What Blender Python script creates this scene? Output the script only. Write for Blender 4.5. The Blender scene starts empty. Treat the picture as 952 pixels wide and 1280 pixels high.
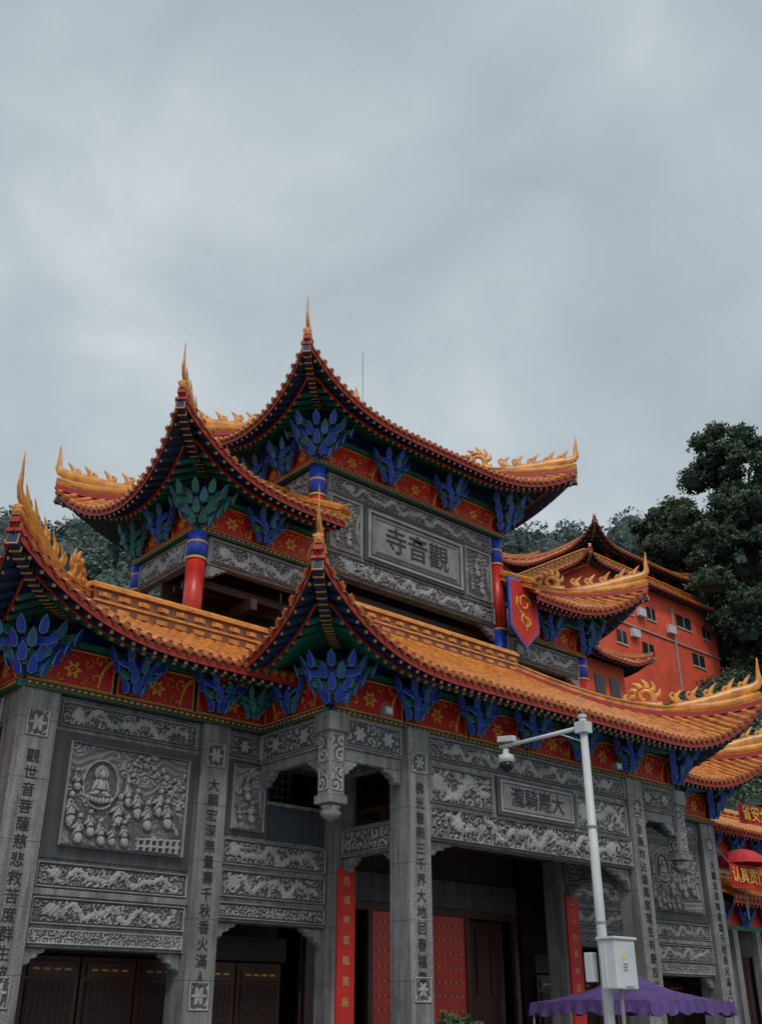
import bpy, math, random
import numpy as np
from mathutils import Vector, Matrix, noise
random.seed(7)
scene=bpy.context.scene
V=Vector
Z=V((0,0,1))
# ------------------------------------------------------------------ materials
def newmat(name):
    m=bpy.data.materials.new(name); m.use_nodes=True
    nt=m.node_tree; b=nt.nodes['Principled BSDF']
    return m,nt,b
def mat(name,col,rough=.6,var=.25,scale=3.0,bump=.0,bscale=30,dirt=None,coat=0,metal=0,speck=0,joint=None):
    m,nt,b=newmat(name); N=nt.nodes; Lk=nt.links
    tc=N.new('ShaderNodeTexCoord')
    def noisetex(sc,det=8,ro=.65,vec=None):
        n=N.new('ShaderNodeTexNoise'); n.inputs['Scale'].default_value=sc; n.inputs['Detail'].default_value=det; n.inputs['Roughness'].default_value=ro
        Lk.new(vec or tc.outputs['Object'],n.inputs['Vector']); return n.outputs['Fac']
    def ramp(fac,p0,c0,p1,c1,const=False):
        r=N.new('ShaderNodeValToRGB'); r.color_ramp.elements[0].position=p0; r.color_ramp.elements[1].position=p1
        if const: r.color_ramp.interpolation='CONSTANT'
        r.color_ramp.elements[0].color=(*c0,1); r.color_ramp.elements[1].color=(*c1,1); Lk.new(fac,r.inputs['Fac']); return r.outputs['Color']
    def mul(a,b2):
        mx=N.new('ShaderNodeMix'); mx.data_type='RGBA'; mx.blend_type='MULTIPLY'; mx.inputs[0].default_value=1
        Lk.new(a,mx.inputs[6]); Lk.new(b2,mx.inputs[7]); return mx.outputs[2]
    lo=[c*(1-var) for c in col]; hi=[min(1,c*(1+var)) for c in col]
    if dirt: lo=list(dirt)
    out=ramp(noisetex(scale),.3,lo,.7,hi)
    if speck:
        out=mul(out,ramp(noisetex(45,2,.5),.35,(1-speck,)*3,.62,(1+speck*.5,)*3))
        mp=N.new('ShaderNodeMapping'); mp.inputs['Scale'].default_value=(5,5,.35); Lk.new(tc.outputs['Object'],mp.inputs[0])
        out=mul(out,ramp(noisetex(1.2,6,.6,mp.outputs[0]),.35,(.50,.495,.49),.62,(1,1,1)))
    if joint:
        sp=N.new('ShaderNodeSeparateXYZ'); Lk.new(tc.outputs['Object'],sp.inputs[0])
        mb=N.new('ShaderNodeMath'); mb.operation='MULTIPLY'; mb.inputs[1].default_value=joint[0]; Lk.new(sp.outputs['Z'],mb.inputs[0])
        ma=N.new('ShaderNodeMath'); ma.operation='FRACT'; Lk.new(mb.outputs[0],ma.inputs[0])
        out=mul(out,ramp(ma.outputs[0],0,(joint[2],)*3,joint[1],(1,1,1),True))
    Lk.new(out,b.inputs['Base Color'])
    b.inputs['Roughness'].default_value=rough; b.inputs['Metallic'].default_value=metal
    if coat: b.inputs['Coat Weight'].default_value=coat; b.inputs['Coat Roughness'].default_value=.25
    if bump:
        bp=N.new('ShaderNodeBump'); bp.inputs['Strength'].default_value=bump; bp.inputs['Distance'].default_value=.03
        Lk.new(noisetex(bscale,4),bp.inputs['Height']); Lk.new(bp.outputs[0],b.inputs['Normal'])
    return m
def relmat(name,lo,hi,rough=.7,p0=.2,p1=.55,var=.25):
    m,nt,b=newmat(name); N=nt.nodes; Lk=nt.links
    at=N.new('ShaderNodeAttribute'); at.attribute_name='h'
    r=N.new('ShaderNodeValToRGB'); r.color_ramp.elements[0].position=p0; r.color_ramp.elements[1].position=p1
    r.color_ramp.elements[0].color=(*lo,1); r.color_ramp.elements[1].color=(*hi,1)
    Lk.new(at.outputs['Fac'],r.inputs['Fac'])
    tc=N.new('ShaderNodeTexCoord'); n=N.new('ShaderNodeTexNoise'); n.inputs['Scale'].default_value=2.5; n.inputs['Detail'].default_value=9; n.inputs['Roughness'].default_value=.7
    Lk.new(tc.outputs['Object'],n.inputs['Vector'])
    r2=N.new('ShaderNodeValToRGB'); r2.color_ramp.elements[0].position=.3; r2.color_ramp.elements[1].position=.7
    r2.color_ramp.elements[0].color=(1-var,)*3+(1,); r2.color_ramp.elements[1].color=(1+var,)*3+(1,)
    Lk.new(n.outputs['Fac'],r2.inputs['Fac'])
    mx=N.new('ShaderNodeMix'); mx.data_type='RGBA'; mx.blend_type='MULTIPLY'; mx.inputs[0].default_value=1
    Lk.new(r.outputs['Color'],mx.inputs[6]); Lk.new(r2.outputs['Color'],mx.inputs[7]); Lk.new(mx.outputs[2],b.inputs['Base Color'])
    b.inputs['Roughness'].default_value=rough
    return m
M={}
M['stone']=mat('granite_light',(.29,.288,.29),.75,.22,1.5,.25,60,speck=.35,joint=(1/1.15,.012,.5))
M['stone_d']=mat('granite_dark',(.078,.081,.088),.5,.2,1.5,.15,60,speck=.25)
M['relief']=relmat('granite_carved',(.072,.073,.078),(.34,.338,.342),var=.34)  # two-finish stone by height; shade of the recesses also put into the colour
M['reliefs']=relmat('granite_story_relief',(.09,.09,.096),(.36,.36,.362),p0=.05,p1=.5,var=.24)  # same height mix: pale carving, recess shading included in the colour
M['redgold']=relmat('painted_red_gold_panel',(.50,.016,.010),(.72,.33,.045),.5,.5,.62)
M['bandgold']=relmat('painted_band',(.02,.05,.04),(.55,.25,.045),.5,.4,.55)
M['tile']=mat('glazed_tile_orange',(.82,.28,.045),.34,.28,3.2,.1,20,dirt=(.36,.10,.022),coat=.35,joint=(5.2,.10,.5))
M['pan']=mat('glazed_tile_pan',(.28,.08,.018),.4,.3,2.2,.1,20,dirt=(.10,.032,.012),coat=.2)  # darkened colour carries the shadow between the tile ribs
M['tileend']=mat('tile_end',(.40,.11,.033),.45,.4,5)
M['gold']=mat('glazed_gold_ornament',(.80,.33,.035),.38,.25,4,.2,25,dirt=(.42,.14,.022),coat=.35)
M['ridge']=mat('glazed_ridge',(.68,.26,.04),.38,.3,3,.5,14,dirt=(.34,.11,.02),coat=.3)
M['red']=mat('red_lacquer',(.55,.022,.014),.4,.25,2,.05,20,coat=.2)
M['redb']=mat('red_fascia',(.36,.026,.017),.5,.25,3)
M['blue']=mat('paint_blue',(.012,.048,.44),.45,.45,4)
M['teal']=mat('paint_teal',(.018,.13,.25),.45,.4,4)
M['bluel']=mat('paint_trim_pale',(.13,.30,.50),.5,.3,4)
M['green']=mat('paint_green',(.02,.15,.10),.5,.35,4)
M['dblue']=mat('paint_dark_blue',(.008,.020,.085),.55,.3,4)
M['goldp']=mat('paint_gold',(.62,.35,.065),.5,.25,4)
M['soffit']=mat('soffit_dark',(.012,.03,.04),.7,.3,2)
M['dark']=mat('interior_dark_wood',(.035,.022,.018),.7,.3,2)
M['wood']=mat('lattice_wood',(.065,.024,.016),.5,.3,3)
M['black']=mat('ink_black',(.022,.022,.024),.6,.1)
M['white']=mat('painted_white_metal',(.58,.61,.62),.4,.14,2)
M['greym']=mat('grey_metal',(.25,.26,.28),.4,.1,2)
M['glassb']=mat('dome_black_glass',(.01,.01,.012),.1,.1)
M['yellow']=mat('sticker_yellow',(.8,.55,.02),.5,.05)
M['textgold']=mat('text_gold',(.80,.52,.06),.5,.1)
M['textpale']=mat('text_pale_gold',(.62,.38,.16),.6,.1)
M['purple']=mat('purple_canvas',(.105,.055,.215),.75,.4,1.5,.3,5)
M['pink']=mat('red_canvas',(.62,.03,.05),.6,.15,2)
M['banner']=mat('banner_red_cloth',(.55,.025,.018),.7,.2,2)
M['mesh']=mat('blue_grey_screen',(.075,.09,.12),.6,.2,4)
M['orangewall']=mat('vermilion_plaster',(.76,.10,.045),.8,.2,.35,.2,5,dirt=(.50,.065,.033))
M['glass']=mat('dark_window',(.02,.025,.03),.2,.2)
M['pave']=mat('plaza_paving',(.22,.22,.21),.85,.2,.6,.2,12)
M['earth']=mat('hill_earth',(.026,.038,.024),.95,.45,.5,.8,1.5)
M['rock']=mat('hill_rock',(.13,.13,.11),.9,.4,.5,.6,3)
M['bark']=mat('bark',(.045,.036,.026),.9,.3,4)
M['plaster']=mat('pale_plaster',(.38,.36,.33),.8,.15,1)
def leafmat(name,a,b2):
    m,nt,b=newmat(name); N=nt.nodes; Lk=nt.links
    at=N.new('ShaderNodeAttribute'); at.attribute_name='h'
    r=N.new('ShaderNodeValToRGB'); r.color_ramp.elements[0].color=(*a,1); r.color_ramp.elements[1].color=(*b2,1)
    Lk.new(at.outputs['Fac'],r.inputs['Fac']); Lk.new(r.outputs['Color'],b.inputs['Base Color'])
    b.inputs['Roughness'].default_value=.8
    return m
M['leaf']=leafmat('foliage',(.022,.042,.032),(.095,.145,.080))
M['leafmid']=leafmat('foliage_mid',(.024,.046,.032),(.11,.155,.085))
M['leafhaze']=leafmat('foliage_far_haze',(.062,.100,.095),(.14,.195,.175))  # paler, bluer leaves: distance haze is painted into the colour
# ------------------------------------------------------------------ geometry
parents={}
def parent(name):
    if name not in parents:
        e=bpy.data.objects.new(name,None); scene.collection.objects.link(e); parents[name]=e
    return parents[name]
class G:
    def __init__(s): s.v=[];s.f=[];s.a=[];s.smooth=False;s.bevel=0
    def add(s,vs,fs,a=None):
        o=len(s.v); s.v.extend([tuple(p) for p in vs]); s.f.extend([tuple(i+o for i in f) for f in fs])
        s.a.extend(a if a is not None else [0.0]*len(vs))
    def box(s,x0,x1,y0,y1,z0,z1):
        if x0>x1:x0,x1=x1,x0
        if y0>y1:y0,y1=y1,y0
        vs=[(x0,y0,z0),(x1,y0,z0),(x1,y1,z0),(x0,y1,z0),(x0,y0,z1),(x1,y0,z1),(x1,y1,z1),(x0,y1,z1)]
        s.add(vs,[(0,3,2,1),(4,5,6,7),(0,1,5,4),(1,2,6,5),(2,3,7,6),(3,0,4,7)])
    def beam(s,p,q,w,h,w2=None,h2=None):
        p=V(p);q=V(q);d=(q-p).normalized(); side=d.cross(Z)
        if side.length<1e-4: side=V((1,0,0))
        side.normalize(); up=side.cross(d)
        w2=w2 or w; h2=h2 or h; vs=[]
        for c,ww,hh in((p,w,h),(q,w2,h2)):
            for a,b in((-1,-1),(1,-1),(1,1),(-1,1)): vs.append(c+side*a*ww/2+up*b*hh/2)
        s.add(vs,[(0,1,2,3),(7,6,5,4),(0,4,5,1),(1,5,6,2),(2,6,7,3),(3,7,4,0)])
    def tube(s,pts,rad,n=8,flat=1.0,fl=None):
        pts=[V(p) for p in pts]; vs=[];fs=[]
        for i,p in enumerate(pts):
            d=(pts[min(i+1,len(pts)-1)]-pts[max(i-1,0)]).normalized()
            if fl is not None: a=V(fl); b=d.cross(a).normalized()
            else:
                a=d.cross(V((.13,.97,.2))).normalized() if abs(d.z)>.7 else d.cross(Z).normalized()
                b=d.cross(a).normalized()
            for k in range(n):
                t=2*math.pi*k/n; vs.append(p+a*math.cos(t)*rad[i]*flat+b*math.sin(t)*rad[i])
        m=len(pts)
        for i in range(m-1):
            for k in range(n): fs.append((i*n+k,i*n+(k+1)%n,(i+1)*n+(k+1)%n,(i+1)*n+k))
        fs.append(tuple(range(n-1,-1,-1))); fs.append(tuple(range((m-1)*n,m*n)))
        s.add(vs,fs)
    def cyl(s,c,r,z0,z1,n=16,r2=None):
        s.tube([(c[0],c[1],z0),(c[0],c[1],z1)],[r,r if r2 is None else r2],n)
    def prism(s,poly,o,u,v,th):
        o=V(o);u=V(u);v=V(v);w=u.cross(v).normalized()*th/2; n=len(poly)
        vs=[o+u*a+v*b-w for a,b in poly]+[o+u*a+v*b+w for a,b in poly]
        fs=[tuple(range(n-1,-1,-1)),tuple(range(n,2*n))]
        for i in range(n): j=(i+1)%n; fs.append((i,j,n+j,n+i))
        s.add(vs,fs)
parts={}
def part(par,name,m,smooth=False,bevel=0):
    k=(par,name)
    if k not in parts:
        g=G(); g.m=m; g.smooth=smooth; g.bevel=bevel; parts[k]=g
    return parts[k]
def flush():
    for (par,name),g in parts.items():
        if not g.v: continue
        me=bpy.data.meshes.new(name); me.from_pydata(g.v,[],g.f); me.materials.append(M[g.m])
        if any(g.a):
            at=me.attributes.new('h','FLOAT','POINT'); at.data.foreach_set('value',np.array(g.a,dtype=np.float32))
        if g.smooth: me.polygons.foreach_set('use_smooth',[True]*len(me.polygons))
        ob=bpy.data.objects.new(name,me); scene.collection.objects.link(ob); ob.parent=parent(par)
        if g.bevel:
            b=ob.modifiers.new('bevel','BEVEL'); b.width=g.bevel; b.segments=2; b.limit_method='ANGLE'
def text(par,name,s,loc,size,m,rotz=0,vertical=False,ext=.012,sy=1.0,off=0.0):
    if vertical: s='\n'.join(s)
    c=bpy.data.curves.new(name,'FONT'); c.body=s; c.size=size; c.extrude=ext; c.align_x='CENTER'; c.align_y='CENTER' if not vertical else 'TOP'
    c.space_line=sy; c.materials.append(M[m]); c.resolution_u=3; c.offset=off
    o=bpy.data.objects.new(name,c); scene.collection.objects.link(o); o.parent=parent(par)
    o.location=loc; o.rotation_euler=(math.pi/2,0,rotz)
# ------------------------------------------------------------------ relief fields
def grid(W,H,res):
    nx=max(4,int(W/res)+1); ny=max(4,int(H/res)+1)
    return np.meshgrid(np.linspace(0,W,nx),np.linspace(0,H,ny))
def f_cloud(X,Y,W,H,rs,size):
    best=np.full(X.shape,9.); h=np.zeros(X.shape)
    nx=max(1,round(W/size)); ny=max(1,round(H/size))
    for i in range(-1,nx+1):
        for j in range(-1,ny+1):
            cx=(i+.5+rs.uniform(-.28,.28)+(.5 if j%2 else 0))*W/nx; cy=(j+.5+rs.uniform(-.25,.25))*H/ny
            r=size*rs.uniform(.5,.75); sg=rs.choice([-1,1]); ph=rs.uniform(0,6.28)
            dx=X-cx; dy=Y-cy; d=np.hypot(dx,dy)/r
            hh=.5+.5*np.cos(2*np.pi*d*1.55-sg*np.arctan2(dy,dx)+ph)
            hh=hh*(1-.35*d); m=d<best; h=np.where(m,hh,h); best=np.minimum(best,d)
    return np.clip(h,0,1)
def f_dragon(X,Y,W,H,rs,heads=1):
    h=.68*f_cloud(X,Y,W,H,rs,H*.36)
    n=max(1.0,W/H/1.7)*rs.uniform(.85,1.15); ph=rs.uniform(0,6); p2=rs.uniform(0,6)
    yc=H*(.5+.17*np.sin(2*np.pi*n*X/W+ph)+.10*np.sin(2*np.pi*n*1.73*X/W+p2))
    sl=np.gradient(yc,axis=1)/max(1e-6,(X[0,1]-X[0,0]))
    d=np.abs(Y-yc)/np.sqrt(1+sl**2); rad=H*.135*(1-.45*np.abs(X/W-.5)*2)
    inx=(X>W*.07)&(X<W*.93)
    halo=(d<rad*1.5)&inx; mask=(d<rad)&inx
    hb=np.sqrt(np.clip(1-(d/rad)**2,0,1))*(.80+.20*np.sin(X*62)*np.sin((Y-yc)*80))
    spine=(d>rad)&(d<rad*1.5)&inx&(np.sin(X*50)>.3)
    h=np.where(halo,h*.1,h); h=np.where(spine,.6,h); h=np.where(mask,.35+.75*hb,h)
    for k in range(int(6+4*n)):
        cx=W*rs.uniform(.08,.92); cy=H*rs.uniform(.12,.88); a=rs.uniform(0,3.14); L=H*.24; w=H*.045
        u=(X-cx)*np.cos(a)+(Y-cy)*np.sin(a); v=-(X-cx)*np.sin(a)+(Y-cy)*np.cos(a)+.35*u*u/L
        e=(u/L)**2+(v/w)**2; h=np.where(e<1.5,h*.4,h); h=np.where(e<1,.5+.5*np.sqrt(1-np.clip(e,0,1)),h)
    for cx in ([.12] if heads==1 else [.12,.88]):
        e=((X-W*cx)/(H*.24))**2+((Y-H*.55)/(H*.22))**2
        h=np.where(e<1,.6+.5*np.sqrt(1-np.clip(e,0,1))+.16*np.sin(X*60)*np.cos(Y*55),h)
    return np.clip(h,0,1.3)
def f_scene(X,Y,W,H,rs,big=True):
    wx=X+.08*np.sin(Y*7+1)+.05*np.sin(Y*17); wy=Y+.10*np.sin(X*4.3+.7)+.04*np.sin(X*11)
    flow=.5+.5*np.sin(wy*40+2.2*np.sin(wx*5.1))
    h=.10+.20*flow
    best=np.full(X.shape,9.); sec=best.copy(); bi=np.zeros(X.shape)
    for i in range(int(W*H*10)):
        cx=rs.uniform(0,W);cy=rs.uniform(0,H); sc=rs.uniform(.7,1.5); d=np.hypot((X-cx)*1.5,(Y-cy)+.3*(X-cx))*sc
        v=rs.uniform(.05,.40); m=d<best; sec=np.where(m,best,np.minimum(sec,d)); bi=np.where(m,v,bi); best=np.minimum(best,d)
    rocks=bi*np.clip((sec-best)*14,0,1)+.07*np.sin(wy*60+wx*20)
    line=H*(.36+.10*np.sin(X*2.6/W*3+1)+.05*np.sin(X*9))
    h=np.where(Y<line,np.maximum(rocks*.9,.05),h)
    cl=f_cloud(X,Y,W,H,rs,.22); cm=(np.sin(wy*6+1.3)*np.sin(wx*3.1)>.2)
    h=np.where(cm&(Y>line),.15+.5*cl,h)
    def ell(cx,cy,a,b,z,rot=0,pw=.5,cut=1.35):
        nonlocal h
        u=(X-cx)*np.cos(rot)+(Y-cy)*np.sin(rot); v=-(X-cx)*np.sin(rot)+(Y-cy)*np.cos(rot)
        e=(u/a)**2+(v/b)**2
        h=np.where(e<cut,h*.3,h); h=np.where(e<1,z*(.45+.55*np.clip(1-e,0,1)**pw)+.06*np.sin(u/a*9+v/b*4),h)
    for k in range(60):
        a=rs.uniform(0,1); ell(W*(.50+.47*a),H*(.80+.12*np.sin(a*6)+rs.uniform(-.09,.09)),H*.035,H*.022,rs.uniform(.6,.9),rs.uniform(0,3),.5,1.6)
    for k in range(9):
        t=k/8; ell(W*(.93-.08*np.sin(t*3)),H*(.25+.5*t),H*.018,H*.05,.7,.25*np.cos(t*5))
    def stand(cx,cy,s,tilt=0):
        ell(cx,cy,s*.30,s*.62,.02,tilt,.1,1.0)
        ell(cx,cy,s*.14,s*.42,.85,tilt); ell(cx+s*.06,cy-s*.28,s*.17,s*.2,.8,tilt+.3)
        ell(cx-s*.13,cy+s*.12,s*.05,s*.2,.95,tilt-.7); ell(cx+s*.12,cy+s*.14,s*.05,s*.2,.95,tilt+.8)
        ell(cx+tilt*-.3*s,cy+s*.5,s*.085,s*.105,1.1)
    if big:
        cx,cy,s=W*.27,H*.58,H*.23
        r=np.hypot(X-cx,(Y-cy-s*.15)*.8)/s
        h=np.where((r<.82),h*.3,h); h=np.where(np.abs(r-.82)<.035,.6,h); ell(cx,cy+s*.62,s*.34,s*.36,.45,0,.12)
        ell(cx,cy-s*.02,s*.27,s*.46,1.0); ell(cx-s*.28,cy-s*.28,s*.28,s*.14,1.05,.45); ell(cx+s*.28,cy-s*.28,s*.28,s*.14,1.05,-.45)
        for k in range(-3,4): ell(cx+k*s*.18,cy-s*.54+abs(k)*.012,s*.11,s*.15,.85,k*-.2)
        ell(cx,cy+s*.56,s*.15,s*.20,1.25); ell(cx-s*.28,cy+s*.10,s*.08,s*.30,.95,-.35); ell(cx+s*.28,cy+s*.10,s*.08,s*.30,.95,.35)
        for fx,fy,fs,ft in((.06,.32,.32,.1),(.13,.16,.26,-.15),(.22,.22,.24,.1),(.31,.15,.24,.2),(.43,.36,.32,-.15),(.50,.55,.26,.2),(.58,.46,.28,.12),(.67,.36,.28,0),(.76,.50,.27,-.2),(.50,.16,.24,.2),(.84,.40,.28,.1),(.40,.14,.2,-.2),(.08,.62,.2,.2)): stand(W*fx,H*fy,H*fs,ft)
        m=(Y>H*.03)&(Y<H*.11+.05*X)&(X>W*.60)&(X<W*.97); yy=Y-.05*X
        h=np.where(m,np.where((np.sin(X*42)>.3)|(np.abs(yy-H*.10)<H*.014)|(np.abs(yy-H*.03)<H*.012),.7,.12),h)
    else:
        for fx,fy,fs,ft in((.45,.62,.42,.1),(.6,.28,.4,-.15),(.25,.25,.26,.1)): stand(W*fx,H*fy,H*fs*.8,ft)
    return np.clip(h,0,1.3)
def f_flower(X,Y,W,H,rs):
    h=f_cloud(X,Y,W,H,rs,H*.45)*.75
    n=max(1,round(W/(H*1.6)))
    for i in range(n):
        cx=(i+.5)*W/n; d=np.hypot(X-cx,Y-H/2)/(H*.3); a=np.arctan2(Y-H/2,X-cx)
        fl=d<(.8+.25*np.cos(6*a)); h=np.where(d<1.25,h*.2,h)
        h=np.where(fl,.6+.5*np.abs(np.cos(3*a))*(1-d*.6),h); h=np.where(d<.22,1.25,h)
    return h
def f_red(X,Y,W,H,rs):
    Xm=np.abs(X-W/2); h=f_cloud(Xm,Y,W/2,H,rs,H*.42)
    d=np.hypot(X-W/2,Y-H*.45)/(H*.26); a=np.arctan2(Y-H*.45,X-W/2)
    h=np.where(h>.72,.9,0)
    h=np.where(d<1.3,0,h); h=np.where((d<(.75+.25*np.cos(6*a)))&(d>.3),.9,h); h=np.where(d<.15,.9,h)
    arch=np.hypot((np.abs(X-W/2)-W*.5)/(W*.2),(Y-0)/(H*.95)); h=np.where(arch<.85,0,h); h=np.where(np.abs(arch-.92)<.07,.9,h)
    return h
seedc=[0]
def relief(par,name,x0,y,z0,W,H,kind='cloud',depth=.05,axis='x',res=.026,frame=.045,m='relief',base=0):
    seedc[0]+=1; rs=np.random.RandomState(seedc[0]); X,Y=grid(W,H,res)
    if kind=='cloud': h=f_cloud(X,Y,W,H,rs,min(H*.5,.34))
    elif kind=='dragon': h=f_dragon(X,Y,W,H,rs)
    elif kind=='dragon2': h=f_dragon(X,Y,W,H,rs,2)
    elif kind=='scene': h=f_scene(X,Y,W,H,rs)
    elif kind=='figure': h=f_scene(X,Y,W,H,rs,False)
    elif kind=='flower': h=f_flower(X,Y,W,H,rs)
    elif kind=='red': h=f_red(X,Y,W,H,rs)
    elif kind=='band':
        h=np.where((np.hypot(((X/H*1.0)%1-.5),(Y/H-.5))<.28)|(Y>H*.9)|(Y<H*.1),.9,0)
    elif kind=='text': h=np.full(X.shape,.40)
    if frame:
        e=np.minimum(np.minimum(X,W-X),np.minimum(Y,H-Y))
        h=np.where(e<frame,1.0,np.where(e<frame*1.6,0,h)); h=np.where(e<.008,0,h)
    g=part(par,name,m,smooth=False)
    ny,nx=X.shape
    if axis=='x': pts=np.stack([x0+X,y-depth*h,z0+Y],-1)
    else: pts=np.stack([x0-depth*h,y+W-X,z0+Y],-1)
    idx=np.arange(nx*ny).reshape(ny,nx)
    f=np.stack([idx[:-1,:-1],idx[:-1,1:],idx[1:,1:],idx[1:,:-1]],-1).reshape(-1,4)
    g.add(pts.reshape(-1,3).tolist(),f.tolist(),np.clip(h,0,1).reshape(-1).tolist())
# ------------------------------------------------------------------ roofs
def prof(m): return .5*m+.017*m*m
def roof_side(par,tag,P0,sd,n,Ls,z0,D,c0,c1,R,L=4.5,E=.45,sp=.24,raf=1.7,pf=prof,fine=True):
    P0=V((P0[0],P0[1],0)); sd=V(sd); n=V(n)
    def P(s,m):
        g0=max(0,1-s/L)**3 if c0 else 0; g1=max(0,1-(Ls-s)/L)**3 if c1 else 0
        p=P0+sd*(s-E*g0+E*g1)+n*(m-E*(g0+g1)); p.z=z0+pf(m)+R*(g0+g1)
        return p
    def lim(s):
        l=D
        if c0: l=min(l,s)
        if c1: l=min(l,Ls-s)
        return max(l,.001)
    N=max(1,round(Ls/sp)); st=Ls/N; nm=7
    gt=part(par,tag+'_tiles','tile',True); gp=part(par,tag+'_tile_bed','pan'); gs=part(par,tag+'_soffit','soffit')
    ge=part(par,tag+'_tile_ends','tileend'); gf=part(par,tag+'_fascia','redb'); gr=part(par,tag+'_rafters','dblue'); gg=part(par,tag+'_rafter_ends','goldp')
    grn=part(par,tag+'_lower_rafters','green')
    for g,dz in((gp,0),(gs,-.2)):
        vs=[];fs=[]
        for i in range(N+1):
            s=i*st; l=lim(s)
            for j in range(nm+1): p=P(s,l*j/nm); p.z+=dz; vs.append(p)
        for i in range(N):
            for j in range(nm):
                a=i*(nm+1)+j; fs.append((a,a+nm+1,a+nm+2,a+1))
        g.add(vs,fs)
    for i in range(N):
        s0=i*st;s1=s0+st
        a=P(s0,.02);b=P(s1,.02); o=-n*.015
        gf.add([a+o+V((0,0,-.05)),b+o+V((0,0,-.05)),b+o+V((0,0,-.2)),a+o+V((0,0,-.2)),a+V((0,0,-.05)),b+V((0,0,-.05)),b+V((0,0,-.2)),a+V((0,0,-.2))],[(0,1,2,3),(3,2,6,7),(0,4,5,1)])
        c=(a+b)/2; ge.add([a-n*.05+V((0,0,-.0)),b-n*.05+V((0,0,0)),c-n*.06+V((0,0,-.13)),a-n*.03+V((0,0,-.0)),b-n*.03,c-n*.035+V((0,0,-.13))],[(0,2,1),(3,4,5),(0,3,5,2),(1,2,5,4)])
    rng=random.Random(int(Ls*100))
    for i in range(N):
        s=(i+.5)*st; l=lim(s); jz=rng.uniform(-.012,.016); pts=[P(s,l*j/nm)+Z*jz for j in range(nm+1)]
        side=(P(s+.05,0)-P(s-.05,0)).normalized()
        vs=[];fs=[];K=5; r=.07
        for j,p in enumerate(pts):
            if j==0: p=p-n*.06
            d=(pts[min(j+1,nm)]-pts[max(j-1,0)]); d=d.normalized() if d.length>1e-5 else n
            up=side.cross(d); up=up if up.z>0 else -up
            for k in range(K+1):
                t=math.pi*k/K; vs.append(p+side*math.cos(t)*r+up*math.sin(t)*r*1.1)
        for j in range(nm):
            for k in range(K): a=j*(K+1)+k; fs.append((a,a+1,a+K+2,a+K+1))
        gt.add(vs,fs)
        p=pts[0]-n*.065+V((0,0,.01)); vs=[p+n*0.0-n*.015]
        for k in range(8):
            t=2*math.pi*k/8; vs.append(p+side*math.cos(t)*.085+Z*math.sin(t)*.085)
        ge.add(vs,[(0,1+k,1+(k+1)%8) for k in range(8)])
        if raf and fine:
            a=.07
            if l>.25:
                q=min(l,raf); p0=P(s,a);p1=P(s,q); o=V((0,0,-.26)); gr.beam(p0+o,p1+o,.10,.10)
                d=(p0-p1).normalized(); gg.beam(p0+o+d*.012,p0+o,.06,.06)
            if l>.9:
                q=min(l,raf+.3); p0=P(s,.55);p1=P(s,q); o=V((0,0,-.39)); grn.beam(p0+o,p1+o,.11,.11)
                d=(p0-p1).normalized(); gg.beam(p0+o+d*.012,p0+o,.07,.07)
    if raf and fine:
        for i in range(N):
            s0=i*st;s1=s0+st
            if lim((s0+s1)/2)<.6: continue
            a=P(s0,.5)+V((0,0,-.33)); b=P(s1,.5)+V((0,0,-.33)); gf.beam(a,b,.05,.05)
    return P
def hip(par,tag,P,D,orn=True,c='0',Ls=0,sc=1.0,beam=2.6):
    f=(lambda m:P(m,m)) if c=='0' else (lambda m:P(Ls-m,m))
    g=part(par,tag+'_hip_ridges','ridge'); gr=part(par,tag+'_hip_red','redb')
    N=14; pts=[f(D*(i/N)**1.4) for i in range(N+1)]
    for i in range(N):
        a=pts[i];b=pts[i+1]
        gr.beam(a+Z*.06,b+Z*.06,.20,.16); g.beam(a+Z*.2,b+Z*.2,.15,.14); g.beam(a+Z*.3,b+Z*.3,.22,.05)
    K=22
    for i in range(K):
        a=f(.02+beam*i/K);b=f(.02+beam*(i+.82)/K); b2=f(.02+beam*(i+1)/K); o=V((0,0,-.3-.12*min(1,i/8)))
        part(par,tag+'_corner_beam','dblue').beam(a+o,b2+o,.20,.24)
        part(par,tag+'_corner_beam_gold','goldp').beam(a+o-Z*.02,a+(b-a)*.18+o-Z*.02,.22,.25)
        part(par,tag+'_corner_beam_red','redb').beam(a+Z*-.14,b2+Z*-.14,.3,.08)
    if orn:
        t=pts[0]; d=(pts[0]-pts[3]); d.z=0; d.normalize(); ornament(par,tag,t+Z*.15,d,f,sc)
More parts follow.
